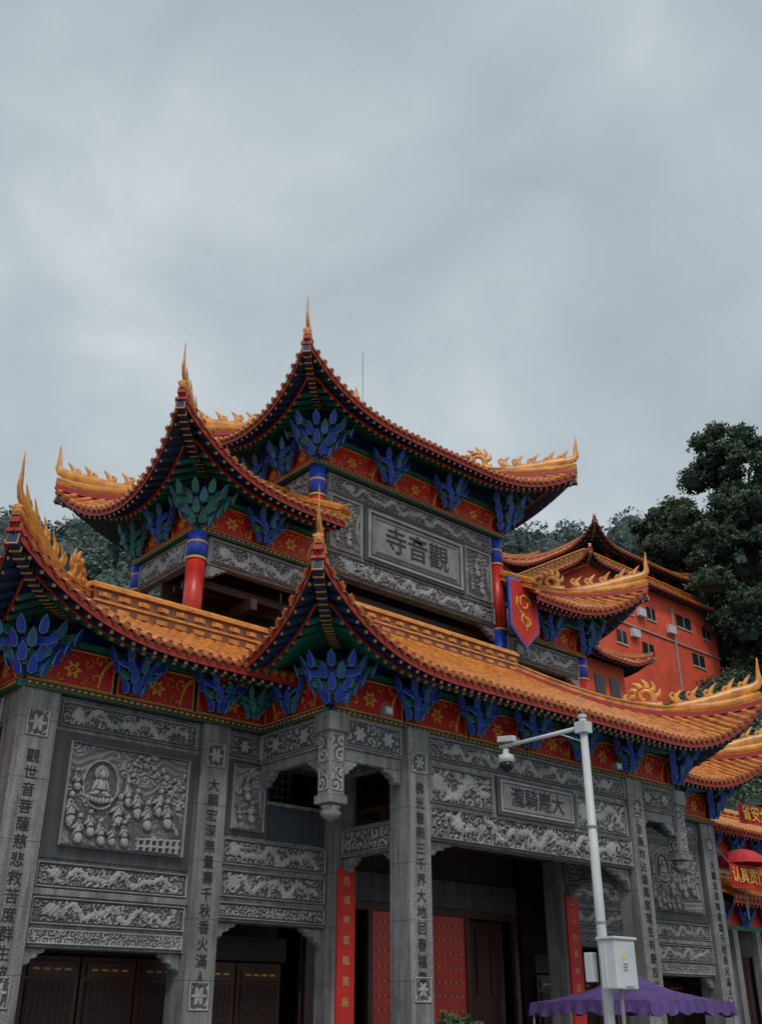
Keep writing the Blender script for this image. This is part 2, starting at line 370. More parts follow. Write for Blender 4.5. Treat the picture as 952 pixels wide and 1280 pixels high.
def ornament(par,tag,t,d,f,sc=1.0):
    g=part(par,tag+'_flame_ornaments','gold',True); w=d.cross(Z)
    def curve(pts,rad,fl=.5):
        P_=[pts[0]]+list(pts)+[pts[-1]]; R_=[rad[0]]+list(rad)+[rad[-1]]; o=[];ro=[]
        for i in range(1,len(P_)-2):
            for q in range(3):
                u=q/3; c=[]
                for k in(0,1):
                    p0,p1,p2,p3=P_[i-1][k],P_[i][k],P_[i+1][k],P_[i+2][k]
                    c.append(.5*(2*p1+(p2-p0)*u+(2*p0-5*p1+4*p2-p3)*u*u+(3*p1-p0-3*p2+p3)*u**3))
                o.append(c); ro.append(R_[i]+(R_[i+1]-R_[i])*u)
        o.append(pts[-1]); ro.append(rad[-1])
        g.tube([t+d*a*sc+Z*b*sc for a,b in o],[r*sc for r in ro],8,fl,fl=w)
    def base(m):
        p=f(m); q=p-t; return (q.x*d.x+q.y*d.y)/sc,q.z/sc+.28
    a3,b3=base(1.6);a2,b2=base(.95);a1,b1=base(.45)
    curve([(a3,b3),(a2,b2+.14),(a1,b1+.26),(-.05,.42),(.03,.85),(.07,1.3)],[.12,.18,.19,.13,.065,.01],.38)
    curve([(a3-.2,b3-.08),(a2,b2),(a1,b1),(0,.12)],[.13,.15,.15,.12],.8)
    for k,(m,hh,ln) in enumerate(((.18,.40,.44),(.45,.42,.46),(.78,.38,.44),(1.1,.34,.40),(1.4,.28,.34))):
        a,b=base(m); b+=.20
        curve([(a+.05,b-.1),(a-.10,b+hh*.35),(a-.06,b+hh*.75),(a+.12,b+hh+ln*.3)],[.11,.10,.07,.008],.4)
        curve([(a-.05,b-.05),(a-.2,b+.08),(a-.27,b+.2),(a-.18,b+.28),(a-.12,b+.2)],[.07,.07,.05,.04,.02],.5)
    a,b=base(2.05); sp=[];ra=[]
    for i in range(13):
        th=-1.2+i*.5; r=.30*(1-i/16); sp.append((a+r*math.cos(th),b+.26+r*math.sin(th))); ra.append(.12*(1-i/22))
    curve(sp,ra,.6)
    for th in(.1,.7,1.3,1.9,2.5,3.1):
        curve([(a+.28*math.cos(th),b+.26+.28*math.sin(th)),(a+.44*math.cos(th+.1),b+.26+.42*math.sin(th+.1)),(a+.54*math.cos(th+.4),b+.26+.58*math.sin(th+.4))],[.11,.08,.012],.5)
    curve([(a+.5,b-.02),(a+.1,b),(a-.3,b+.02),(a-.55,b+.10),(a-.6,b+.28),(a-.48,b+.36)],[.14,.15,.13,.11,.07,.02],.6)
def ridge_band(par,tag,p,q,h=.45,w=.22):
    p=V(p);q=V(q); g=part(par,tag+'_ridge_band','pan'); g2=part(par,tag+'_ridge_trim','gold'); g3=part(par,tag+'_ridge_panels','ridge')
    g.beam(p+Z*h/2,q+Z*h/2,w,h)
    for z,ww,hh in((.03,w+.12,.07),(h*.5,w+.08,.05),(h,w+.16,.08)): g2.beam(p+Z*z,q+Z*z,ww,hh)
    g2.tube([p+Z*(h+.08),q+Z*(h+.08)],[.085,.085],8)
    L=(q-p).length; d=(q-p).normalized(); n=max(1,int(L/.5)); side=d.cross(Z)
    for i in range(n):
        c=p+d*(i+.5)*L/n
        for sg in(-1,1):
            g3.beam(c+side*sg*(w/2+.01)+Z*h*.27-d*.15,c+side*sg*(w/2+.01)+Z*h*.27+d*.15,.04,h*.16)
            g3.beam(c+side*sg*(w/2+.01)+Z*h*.74-d*.15,c+side*sg*(w/2+.01)+Z*h*.74+d*.15,.04,h*.16)
            g2.beam(c+side*sg*(w/2+.03)+Z*h*.74-d*.05,c+side*sg*(w/2+.03)+Z*h*.74+d*.05,.05,h*.16)
LEAF=[(0,-.11),(.055,-.08),(.072,.02),(.058,.12),(0,.23),(-.058,.12),(-.072,.02),(-.055,-.08)]
def bracket(par,tag,pos,out,sc=1.0,corner=False,col='blue'):
    pos=V(pos); out=V(out); out.z=0; out.normalize(); lat=out.cross(Z)
    g1=part(par,tag+'_brackets_'+col,col); g2=part(par,tag+'_brackets_green','green') ; g3=part(par,tag+'_brackets_dark','dblue'); g4=part(par,tag+'_brackets_teal','teal')
    go=part(par,tag+'_bracket_trim','bluel'); gy=part(par,tag+'_bracket_gold','goldp')
    rng=random.Random(int(pos.x*31+pos.y*17+pos.z*7))
    tiers=4
    for k in range(tiers):
        z=.235*k*sc; r=(.30+.175*k)*sc*(1.08 if corner else .96)
        na=([4,5,6,7] if corner else [3,4,5,5])[k]
        span=math.radians(220 if corner else 175); gb=(g1,g4,g1,g2)[k]
        g3.beam(pos+Z*(z+.07*sc)-out*.02,pos+Z*(z+.07*sc)+out*r*.6,(.24+.15*k)*sc,.15*sc)
        for i in range(na):
            a=(-.5+(i+.5)/na)*span; d=out*math.cos(a)+lat*math.sin(a); ld=d.cross(Z)
            L=r*(1.05 if i%2==0 else .9)*rng.uniform(.97,1.03); t=.10*sc
            body=[(.03,0),(L*.5,0),(L*.74,.02*sc),(L*.94,.07*sc),(L*1.0,.18*sc),(L*.84,.17*sc),(.03,.17*sc)]
            o=pos+Z*z
            gb.prism(body,o,d,Z,t)
            go.prism([(x+(.012*sc if x>L*.6 else 0),y+(.008*sc if y>.12*sc else -.016*sc)) for x,y in body],o,d,Z,t*.3)
            up=(Z+d*(.35+.15*(i%2))).normalized(); po=o+d*(L*.98)+Z*(.06+.03*(i%2))*sc; f=1.15*sc
            go.prism([(x*f*1.2,y*f*1.08) for x,y in LEAF],po-d*.004,ld,up,.028*sc)
            (g1 if (i+k)%4 else g4).prism([(x*f,y*f*.96) for x,y in LEAF],po+d*.014,ld,up,.03*sc)
            if k<tiers-1: gy.beam(o+d*(L*.58)+Z*.17*sc,o+d*(L*.58)+Z*.232*sc,.09*sc,.09*sc,.13*sc,.13*sc)
    for k in range(3):
        L=(.34+.17*k)*sc; o=pos+out*(.12+.15*k)*sc+Z*(.235*k+.06)*sc
        for sg in(-1,1):
            body=[(0,0),(L*.7,0),(L*.95,.07*sc),(L,.15*sc),(0,.15*sc)]
            (g2 if k%2 else g1).prism(body,o,lat*sg,Z,.10*sc); go.prism([(x,y-.02) for x,y in body],o,lat*sg,Z,.035*sc)
# ================================================================== GATE
T='temple_gate'; XC=4.05
def bx(g,o0,o1,y0,y1,z0,z1,sx): g.box(XC+sx*o0,XC+sx*o1,y0,y1,z0,z1)
def rel(name,o0,o1,sx,y,z0,z1,kind,depth=.05,**k):
    a=XC+sx*o0;b=XC+sx*o1; x0=min(a,b); relief(T,name,x0,y,z0,abs(b-a),z1-z0,kind,depth,**k)
st=part(T,'stone_frame','stone',bevel=.015); sd=part(T,'stone_dark_panels','stone_d',bevel=.01)
dk=part(T,'interior_dark','dark'); rd=part(T,'red_posts','red',True)
couplet=['佛光普照三千界大地回春福壽長','法雨均沾億萬家眾生有慶吉祥多','觀世音菩薩慈悲救苦度群生彼岸','大願宏深無量壽千秋香火滿人間','百福祥雲臨寶殿','一心向善結良緣']
def queti(x,y,z,sx,ax='x',w=.75,h=.38):
    poly=[(0,0),(w,0),(w*.95,-.08),(w*.75,-.1),(w*.7,-.17),(w*.45,-.2),(w*.38,-.3),(w*.15,-.32),(w*.08,-h),(0,-h)]
    u=(sx,0,0) if ax=='x' else (0,sx,0)
    st.prism(poly,(x,y,z),u,(0,0,1),.14)
    poly2=[(a*.8+.04,b*.8-.02) for a,b in poly]
    part(T,'carved_brackets','stone').prism(poly2,(x,y,z-.01),u,(0,0,1),.2)
P0o,P1o=7.3,8.0
for sx in(-1,1):
    X=XC+sx*4.05
    st.box(X-.32,X+.32,-.32,.32,0,7.5); st.box(X-.45,X+.45,-.45,.45,0,.5)
    st.box(X-.32,X+.32,2.22,2.86,0,7.5)
    rel('column_carving',4.05-.24,4.05+.24,sx,-.322,6.5,7.0,'flower',.03,frame=.03)
    rel('column_carving',4.05-.24,4.05+.24,sx,-.322,1.9,2.4,'flower',.03,frame=.03)
    text(T,'column_couplet',couplet[0 if sx<0 else 1][:13],(X,-.328,6.3),.27,'black',0,True,.008,1.18,0)
    part(T,'couplet_boards','banner').box(X-.25,X+.25,2.14,2.2,.8,4.75)
    text(T,'red_couplet_text',couplet[4 if sx<0 else 5],(X,2.135,4.55),.20,'textpale',0,True,.004,2.1)
    X=XC+sx*6.3
    st.box(X-.2,X+.2,-.2,.2,5.75,7.5); st.box(X-.27,X+.27,-.27,.27,7.1,7.5); st.box(X-.25,X+.25,-.25,.25,5.6,5.78)
    rel('hanging_column_carving',6.3-.16,6.3+.16,sx,-.202,5.85,6.35,'cloud',.02,frame=.02,res=.018)
    rel('hanging_column_carving',6.3-.16,6.3+.16,sx,-.202,6.45,7.05,'cloud',.02,frame=.02,res=.018)
    relief(T,'hanging_column_carving',X-.202,-.16,5.85,.32,.5,'cloud',.02,'y',frame=.02,res=.018)
    relief(T,'hanging_column_carving',X-.202,-.16,6.45,.32,.6,'cloud',.02,'y',frame=.02,res=.018)
    lt=part(T,'lotus_finials','stone',True)
    lt.tube([(X,0,5.62),(X,0,5.55),(X,0,5.5),(X,0,5.42),(X,0,5.33),(X,0,5.25)],[.12,.22,.17,.23,.17,.03],14)
    bx(st,4.38,6.1,-.14,.14,6.8,7.5,sx); rel('beam_carving',4.42,6.06,sx,-.142,6.85,7.45,'flower',.05)
    bx(st,4.38,6.1,-.08,.08,6.55,6.8,sx)
    queti(XC+sx*4.38,0,6.55,sx,w=.5,h=.3); queti(XC+sx*6.09,0,6.55,-sx,w=.45,h=.3)
    st.box(X-.14,X+.14,.2,2.45,6.8,7.5); relief(T,'beam_carving',X-.142,.25,6.85,2.1,.6,'flower',.05,'y')
    st.box(X-.08,X+.08,.2,2.45,6.6,6.8); queti(X,.2,6.6,1,'y',.55,.35); queti(X,2.42,6.6,-1,'y',.45,.3)
    X=XC+sx*4.05
    st.box(X-.14,X+.14,.32,2.22,4.95,5.6); relief(T,'beam_carving',X-.142,.4,5.0,1.75,.55,'cloud',.04,'y')
    queti(X,.33,4.95,1,'y',.5,.35); queti(X,2.2,4.95,-1,'y',.5,.35)
    st.box(X-.14,X+.14,.32,2.22,6.8,7.5)
    bx(st,11.4,12.2,2.35,3.1,0,7.5,sx); bx(st,P0o,P1o,2.38,3.1,0,7.5,sx)
    for oo,cp in((11.8,2 if sx<0 else 3),(7.65,3 if sx<0 else 2)):
        y=2.348 if oo>10 else 2.378
        rel('pilaster_carving',oo-.24,oo+.24,sx,y,6.55,7.1,'flower',.03,frame=.03)
        rel('pilaster_carving',oo-.24,oo+.24,sx,y,1.75,2.3,'flower',.03,frame=.03)
        text(T,'pilaster_couplet',couplet[cp][:13],(XC+sx*oo,y-.006,6.3),.28,'black',0,True,.008,1.14,0)
    bx(st,8.0,11.4,2.52,2.95,2.8,7.5,sx)
    bx(sd,8.06,11.35,2.47,2.53,4.36,6.8,sx)
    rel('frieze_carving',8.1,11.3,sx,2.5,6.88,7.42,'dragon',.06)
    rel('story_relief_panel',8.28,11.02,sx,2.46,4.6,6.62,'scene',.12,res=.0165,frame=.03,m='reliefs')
    rel('dragon_strip',8.06,11.35,sx,2.5,3.83,4.31,'dragon',.06)
    bx(st,8.01,11.39,2.46,2.6,3.70,3.82,sx)
    rel('dragon_strip',8.06,11.35,sx,2.5,3.18,3.68,'dragon',.06)
    rel('lower_border_carving',8.06,11.35,sx,2.5,2.84,3.13,'cloud',.04,frame=.03)
    queti(XC+sx*8.0,2.7,2.8,sx,w=.5,h=.35); queti(XC+sx*11.38,2.7,2.8,-sx,w=.5,h=.35)
    bx(st,6.1,7.3,2.52,2.95,3.45,7.5,sx); bx(st,4.38,6.1,2.52,2.95,3.45,5.2,sx); bx(st,4.38,6.1,2.52,2.95,6.9,7.5,sx)
    bx(sd,6.15,7.25,2.48,2.53,5.22,6.85,sx)
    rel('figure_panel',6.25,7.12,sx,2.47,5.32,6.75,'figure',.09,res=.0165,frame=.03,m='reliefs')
    rel('frieze_carving',6.4,7.26,sx,2.5,6.92,7.42,'flower',.05)
    for z0,z1,kd in((4.58,5.14,'dragon'),(3.93,4.5,'dragon'),(3.5,3.85,'cloud')):
        rel('dragon_strip',4.42,7.27,sx,2.5,z0,z1,kd,.06)
    bx(part(T,'window_screen','mesh'),4.38,6.1,2.6,2.66,5.2,6.0,sx)
    gl=part(T,'window_screen_bars','stone_d')
    for k in range(23): bx(gl,4.42+k*.073,4.435+k*.073,2.585,2.6,5.2,6.0,sx)
    for k in range(11): bx(gl,4.38,6.1,2.585,2.6,5.22+k*.073,5.235+k*.073,sx)
    bx(st,4.38,6.1,2.52,2.7,5.98,6.06,sx)
    gw=part(T,'upper_lattice','goldp')
    for k in range(9): bx(gw,4.5+k*.19,4.515+k*.19,3.9,3.92,5.9,7.2,sx)
    for k in range(7): bx(gw,4.4,6.2,3.9,3.92,5.9+k*.2,5.915+k*.2,sx)
    queti(XC+sx*4.38,2.7,3.45,sx,w=.6,h=.4); queti(XC+sx*7.29,2.7,3.45,-sx,w=.6,h=.4)
    wd=part(T,'lattice_doors','wood',bevel=.01); gd=part(T,'lattice_door_gold','goldp')
    bx(dk,4.4,12.1,4.3,4.4,0,7.4,sx)
    for k in range(6):
        a=4.5+k*1.25
        bx(wd,a,a+1.2,3.95,4.02,0,2.75,sx)
        bx(dk,a+.1,a+1.1,3.9,3.95,1.15,2.3,sx)
        for i in range(8): bx(wd,a+.12+i*.13,a+.145+i*.13,3.88,3.9,1.15,2.3,sx)
        for i in range(9): bx(wd,a+.1,a+1.1,3.87,3.88,1.15+i*.14,1.17+i*.14,sx)
        bx(wd,a+.1,a+1.1,3.9,3.95,2.38,2.65,sx)
        for q in range(4): bx(gd,a+.2+q*.22,a+.34+q*.22,3.89,3.9,2.49,2.53,sx)
        bx(wd,a+.15,a+1.05,3.9,3.95,.2,1.0,sx)
    bx(dk,4.4,12.1,3.9,4.3,2.8,3.3,sx)
    X=XC+sx*12.2
    st.box(X-sx*.5,X,7.6,8.3,0,7.5); st.box(X-sx*.4,X,3.1,7.6,6.85,7.5)
    if sx<0: relief(T,'side_frieze_carving',X-.002,3.2,6.9,4.3,.55,'flower',.05,'y')
    part(T,'side_curtain','plaster').box(X-sx*.3,X-sx*.25,5.2,7.4,0,6.2)
    dk.box(X-sx*.6,X-sx*.5,3.1,8.,0,7.4)
bx(st,-3.73,3.73,-.2,.2,5.15,7.5,1)
relief(T,'frieze_carving',XC-3.7,-.202,6.92,7.4,.55,'dragon2',.07)
relief(T,'dragon_panel',XC-3.65,-.202,5.95,2.1,.85,'dragon',.07)
relief(T,'dragon_panel',XC+1.55,-.202,5.95,2.1,.85,'dragon',.07)
sd.box(XC-1.45,XC+1.45,-.27,-.2,5.93,6.84)
relief(T,'plaque_border',XC-1.35,-.272,6.0,2.7,.78,'text',.03,frame=.06)
text(T,'lower_plaque_text','瀧騎巖大',(XC,-.29,6.38),.5,'black',0,False,.008,1,.003)
relief(T,'dragon_frieze',XC-3.7,-.202,5.18,7.4,.7,'dragon2',.10,frame=.03)
queti(XC-3.72,0,5.15,1,w=.9,h=.5); queti(XC+3.72,0,5.15,-1,w=.9,h=.5)
dk.box(XC-12,XC+12,2.9,9.5,7.3,7.5); dk.box(XC-6.2,XC+6.2,.15,2.9,7.42,7.56); dk.box(XC-12,XC+12,9.0,9.1,0,7.4)
for k in range(5): dk.box(XC-3.7+k*1.75,XC-3.5+k*1.75,.3,4.0,7.0,7.3)
cb=part(T,'ceiling_beams','wood')
for y in(1.3,2.6): cb.box(XC-3.7,XC+3.7,y-.12,y+.12,5.6,6.0)
for k in range(9): cb.box(XC-3.6+k*.88,XC-3.5+k*.88,.3,4.0,6.02,6.12)
dk.box(XC-3.8,XC+3.8,4.05,4.15,4.5,7.4)
sd.box(XC-3.75,XC+3.75,3.9,4.05,4.3,5.0)
sd.box(XC-3.75,XC+3.75,3.95,4.2,0,.1)
dr=part(T,'red_doors','red',bevel=.01); ds=part(T,'door_studs','goldp',True)
for a,b in((-1.68,-.02),(.02,1.68)):
    dr.box(XC+a,XC+b,4.0,4.08,.1,4.1)
    for i in range(7):
        for j in range(11):
            x=XC+a+.2+i*(b-a-.4)/6; z=.45+j*.34
            ds.tube([(x,4.0,z),(x,3.97,z),(x,3.955,z)],[.045,.04,.01],8)
for a in(-1.75,1.75,-3.7,3.7): part(T,'door_frame','wood',bevel=.01).box(XC+a-.08,XC+a+.08,3.95,4.1,0,4.3)
part(T,'door_frame','wood').box(XC-3.7,XC+3.7,3.96,4.1,4.1,4.3)
for sx in(-1,1):
    bx(part(T,'side_door_leaves','wood'),1.85,3.6,4.4,4.48,.1,4.1,sx)
    for k in range(3):
        bx(part(T,'side_door_leaves','wood'),1.9+k*.58,2.4+k*.58,4.35,4.4,2.2,3.9,sx)
def fr_x(tag,x0,x1,y,zb,zt,n):
    part(T,tag+'_frieze_back','dblue').box(x0,x1,y+.02,y+.2,zb,zt)
    relief(T,tag+'_dot_band',x0,y-.12,zb,x1-x0,.15,'band',.03,'x',.03,0,'bandgold')
    part(T,tag+'_band_ledge','green').box(x0,x1,y-.118,y+.02,zb,zb+.148)
    w=(x1-x0)/n
    for i in range(n): relief(T,tag+'_painted_panels',x0+w*i+.04,y,zb+.18,w-.08,min(.8,zt-zb-.3),'red',.03,'x',.018,.04,'redgold')
    part(T,tag+'_frieze_top','green').box(x0,x1,y-.1,y+.02,zb+1.0,zb+1.12)
def fr_y(tag,x,y0,y1,zb,zt,n,sx=-1):
    part(T,tag+'_frieze_back','dblue').box(x-.0+(.02 if sx<0 else -.02),x+(.2 if sx<0 else -.2),y0,y1,zb,zt)
    if sx>0: return
    relief(T,tag+'_dot_band',x-.12,y0,zb,y1-y0,.15,'band',.03,'y',.03,0,'bandgold')
    part(T,tag+'_band_ledge','green').box(x-.118,x+.02,y0,y1,zb,zb+.148)
    w=(y1-y0)/n
    for i in range(n): relief(T,tag+'_painted_panels',x,y0+w*i+.04,zb+.18,w-.08,min(.8,zt-zb-.3),'red',.03,'y',.018,.04,'redgold')
fr_x('lower',XC-6.3,XC+6.3,0,7.5,8.95,6)
for sx in(-1,1):
    if sx<0: fr_x('lower',XC-12.2,XC-6.32,2.4,7.5,8.95,3)
    else: fr_x('lower',XC+6.32,XC+12.2,2.4,7.5,8.95,3)
    fr_y('lower',XC+sx*6.4,.05,2.4,7.5,8.95,1,sx); fr_y('lower',XC+sx*12.2,2.4,8.3,7.5,8.95,3,sx)
for o in(-4.05,-2.0,0,2.0,4.05): bracket(T,'lower',(XC+o,-.1,7.76),(0,-1,0),.82)
for sx in(-1,1):
    bracket(T,'lower',(XC+sx*6.3,-.05,7.74),(sx,-1,0),.92,True)
    bracket(T,'lower',(XC+sx*12.1,2.4,7.74),(sx,-1,0),.95,True)
    for o in(9.9,7.8): bracket(T,'lower',(XC+sx*o,2.3,7.76),(0,-1,0),.82)
    bracket(T,'lower',(XC+sx*6.85,2.3,7.78),(0,-1,0),.6,col='green'); bracket(T,'lower',(XC+sx*6.4,1.3,7.78),(sx,0,0),.66)
    for y in(4.4,6.4): bracket(T,'lower',(XC+sx*12.25,y,7.76),(sx,0,0),.82)
Z0=8.42
LsC=8.0*2; P=roof_side(T,'lower_roof',(XC-8.0,-1.65),(1,0,0),(0,1,0),LsC,Z0,5.0,True,True,1.65)
hip(T,'lower_roof',P,5.0,True,'0'); hip(T,'lower_roof',P,5.0,True,'1',LsC)
roof_side(T,'lower_roof',(XC-8.0,-1.65),(0,1,0),(1,0,0),6.2,Z0,5.0,True,False,1.65)
roof_side(T,'lower_roof',(XC+8.0,-1.65),(0,1,0),(-1,0,0),6.2,Z0,5.0,True,False,1.65)
ridge_band(T,'lower_roof',(XC-3.4,3.1,11.1),(XC+3.4,3.1,11.1),.62)
for sx in(-1,1):
    if sx<0:
        P=roof_side(T,'lower_roof',(XC-13.2,.85),(1,0,0),(0,1,0),8.2,Z0,2.6,True,False,1.5)
        hip(T,'lower_roof',P,2.6,True,'0')
        roof_side(T,'lower_roof',(XC-13.2,.85),(0,1,0),(1,0,0),9.3,Z0,2.6,True,True,1.5)
    else:
        P=roof_side(T,'lower_roof',(XC+5.0,.85),(1,0,0),(0,1,0),8.2,Z0,2.6,False,True,1.5)
        hip(T,'lower_roof',P,2.6,True,'1',8.2)
        roof_side(T,'lower_roof',(XC+13.2,.85),(0,1,0),(-1,0,0),9.3,Z0,2.6,True,True,1.5)
    Pb=roof_side(T,'lower_roof',(XC+(-13.2 if sx<0 else 5.0),10.15),(1,0,0),(0,-1,0),8.2,Z0,2.6,sx<0,sx>0,1.5,fine=False)
    hip(T,'lower_roof',Pb,2.6,True,'0' if sx<0 else '1',8.2)
    ridge_band(T,'lower_roof',(XC+sx*10.6,3.35,9.68),(XC+sx*5.6,3.35,9.68),.66)
    ridge_band(T,'lower_roof',(XC+sx*10.6,3.4,9.68),(XC+sx*10.6,7.5,9.68),.66)
part(T,'roof_deck','pan').box(XC-10.4,XC+10.4,3.4,7.6,9.0,9.9)
part(T,'roof_deck_centre','pan').box(XC-4.0,XC+4.0,3.42,7.6,9.9,11.35)
# ------------------------------------------------------------------ tier 2
bl=part(T,'column_blue_bands','blue',True)
for sx in(-1,1):
    X2=XC+sx*7.7
    for y in(3.9,6.8):
        rd.cyl((X2,y),.24,9.9,12.0,18); bl.cyl((X2,y),.25,12.0,12.75,18); part(T,'column_gold_bands','goldp').cyl((X2,y),.262,12.0,12.06,18)
        part(T,'column_gold_bands','goldp').cyl((X2,y),.262,12.45,12.5,18); st.box(X2-.3,X2+.3,y-.3,y+.3,9.8,10.0)
    bx(st,3.9,7.45,3.75,4.0,11.95,12.72,sx); rel('tier2_frieze_carving',4.0,7.4,sx,3.748,12.0,12.67,'dragon',.06)
    st.box(X2-.12,X2+.12,4.1,6.6,11.95,12.72)
    if sx<0: relief(T,'tier2_side_carving',X2-.122,4.15,12.0,2.4,.67,'dragon',.06,'y')
    queti(XC+sx*7.44,3.87,11.95,-sx,w=.6,h=.35)
    dk.box(X2,XC+sx*3.9,5.5,5.6,9.9,12.7); dk.box(X2-sx*.1,XC+sx*3.9,3.9,6.8,12.6,12.74)
    for k in range(3): bx(cb,4.0,7.5,4.4+k*.4,4.5+k*.4,11.6,11.8,sx)
    bx(cb,5.7,5.9,4.0,5.5,11.2,11.5,sx)
    xa,xb=sorted((XC+sx*3.9,XC+sx*7.75)); fr_x('tier2',xa,xb,3.8,12.74,14.25,2)
    fr_y('tier2',XC+sx*7.8,3.8,6.9,12.74,14.25,2,sx)
    bracket(T,'tier2',(XC+sx*7.75,3.8,12.95),(sx,-1,0),.92,True,'green' if sx<0 else 'blue')
    bracket(T,'tier2',(XC+sx*5.85,3.72,12.98),(0,-1,0),.78)
    for y,c in((5.3,'blue'),(6.7,'green')): bracket(T,'tier2',(XC+sx*7.85,y,12.98),(sx,0,0),.8,col=c)
    if sx<0:
        P=roof_side(T,'tier2_roof',(XC-9.15,2.5),(1,0,0),(0,1,0),5.2,13.8,2.9,True,False,1.55)
        hip(T,'tier2_roof',P,2.9,True,'0')
        Ps=roof_side(T,'tier2_roof',(XC-9.15,2.5),(0,1,0),(1,0,0),5.9,13.8,2.9,True,True,1.55,L=3.6)
        hip(T,'tier2_roof',Ps,2.9,True,'1',5.9)
        roof_side(T,'tier2_roof',(XC-9.15,8.4),(1,0,0),(0,-1,0),5.2,13.8,2.9,True,False,1.55,fine=False)
    else:
        P=roof_side(T,'tier2_roof',(XC+3.95,2.5),(1,0,0),(0,1,0),5.2,13.8,2.9,False,True,1.55)
        hip(T,'tier2_roof',P,2.9,True,'1',5.2)
        roof_side(T,'tier2_roof',(XC+9.15,2.5),(0,1,0),(-1,0,0),5.9,13.8,2.9,True,True,1.55,L=3.6)
        Pb=roof_side(T,'tier2_roof',(XC+3.95,8.4),(1,0,0),(0,-1,0),5.2,13.8,2.9,False,True,1.55,fine=False); hip(T,'tier2_roof',Pb,2.9,True,'1',5.2)
    ridge_band(T,'tier2_roof',(XC+sx*3.95,2.55,13.95),(XC+sx*3.95,5.4,15.5),.22,.3)
    ridge_band(T,'tier2_roof',(XC+sx*3.95,5.45,15.35),(XC+sx*6.3,5.45,15.35),.5)
# ------------------------------------------------------------------ tier 3
Y3=3.95
st.box(XC-3.5,XC+3.5,Y3,Y3+.35,12.95,16.15)
relief(T,'tier3_top_carving',XC-3.48,Y3-.002,15.52,6.96,.58,'dragon',.07)
relief(T,'tier3_bottom_carving',XC-3.48,Y3-.002,13.0,6.96,.62,'dragon2',.07)
sd.box(XC-2.1,XC+2.1,Y3-.08,Y3,13.68,15.46)
relief(T,'plaque_border',XC-2.0,Y3-.082,13.76,4.0,1.62,'text',.05,frame=.10)
relief(T,'plaque_border',XC-1.75,Y3-.102,13.98,3.5,1.18,'text',.04,frame=.04)
text(T,'main_plaque_text','寺音觀',(XC,Y3-.128,14.54),.9,'black',0,False,.008,1,.006)
for sx in(-1,1):
    rel('tier3_flank_carving',2.2,3.42,sx,Y3-.002,13.72,15.44,'figure',.07,res=.022)
    X3=XC+sx*3.8
    for y in(Y3+.1,6.7):
        bl.cyl((X3,y),.24,11.3,12.9,18); rd.cyl((X3,y),.23,12.9,15.2,18); bl.cyl((X3,y),.24,15.2,16.2,18)
        for z in(12.9,15.2,15.7): part(T,'column_gold_bands','goldp').cyl((X3,y),.255,z,z+.06,18)
    st.box(X3-.12,X3+.12,4.25,6.5,15.3,16.15)
    if sx<0: relief(T,'tier3_side_carving',X3-.122,4.3,15.35,2.1,.75,'cloud',.06,'y')
    part(T,'tier3_side_wall','red').box(X3-.05,X3+.05,4.25,6.5,13.0,15.3)
    queti(XC+sx*3.56,Y3+.15,12.95,-sx,w=.7,h=.42)
    fr_y('tier3',XC+sx*3.95,Y3-.1,6.9,16.2,18.1,2,sx)
    bracket(T,'tier3',(XC+sx*3.9,Y3-.05,16.45),(sx,-1,0),1.05,True)
    for o in(1.3,): bracket(T,'tier3',(XC+sx*o,Y3-.15,16.45),(0,-1,0),.88)
    for y in(5.3,6.7): bracket(T,'tier3',(XC+sx*4.0,y,16.45),(sx,0,0),.85)
fr_x('tier3',XC-3.95,XC+3.95,Y3-.05,16.17,18.1,3)
dk.box(XC-3.8,XC+3.8,5.5,5.6,11.3,16.1); dk.box(XC-3.8,XC+3.8,4.3,6.8,16.0,16.14)
for y in(4.6,5.2): cb.box(XC-3.7,XC+3.7,y-.1,y+.1,12.5,12.8)
Lt=5.5*2
P=roof_side(T,'top_roof',(XC-5.5,2.4),(1,0,0),(0,1,0),Lt,17.45,3.0,True,True,1.25)
hip(T,'top_roof',P,3.0,True,'0'); hip(T,'top_roof',P,3.0,True,'1',Lt)
Pb=roof_side(T,'top_roof',(XC-5.5,8.5),(1,0,0),(0,-1,0),Lt,17.45,3.0,True,True,1.25,fine=False)
hip(T,'top_roof',Pb,3.0,True,'0'); hip(T,'top_roof',Pb,3.0,True,'1',Lt)
roof_side(T,'top_roof',(XC-5.5,2.4),(0,1,0),(1,0,0),6.1,17.45,3.0,True,True,1.25,L=3.8)
roof_side(T,'top_roof',(XC+5.5,2.4),(0,1,0),(-1,0,0),6.1,17.45,3.0,True,True,1.25,L=3.8)
ridge_band(T,'top_roof',(XC-2.5,5.45,19.0),(XC+2.5,5.45,19.0),.5)
fin=part(T,'ridge_finial','gold',True)
fin.tube([(XC-1.2,5.45,z) for z in(19.5,19.8,20.0,20.2,20.4,20.6,20.9)],[.2,.28,.12,.22,.1,.08,.01],12)
part(T,'lightning_rod','greym').cyl((XC-1.3,5.0),.014,19.,22.0,6)
hb=part(T,'hanging_board','banner'); pl=[(-.62,1.05),(.62,1.15),(.62,-.45),(.0,-1.1),(-.62,-.5)]
hx,hy,hz_=XC+3.8,Y3-1.0,13.2
hb.prism(pl,(hx,hy,hz_),(1,0,0),(0,0,1),.08); part(T,'hanging_board_border','blue').prism([(a*1.14,b*1.09) for a,b in pl],(hx,hy+.02,hz_),(1,0,0),(0,0,1),.06)
part(T,'hanging_board_rim','bluel').prism([(a*1.05,b*1.04) for a,b in pl],(hx,hy+.01,hz_),(1,0,0),(0,0,1),.065)
gd2=part(T,'hanging_board_dragon','textgold',True)
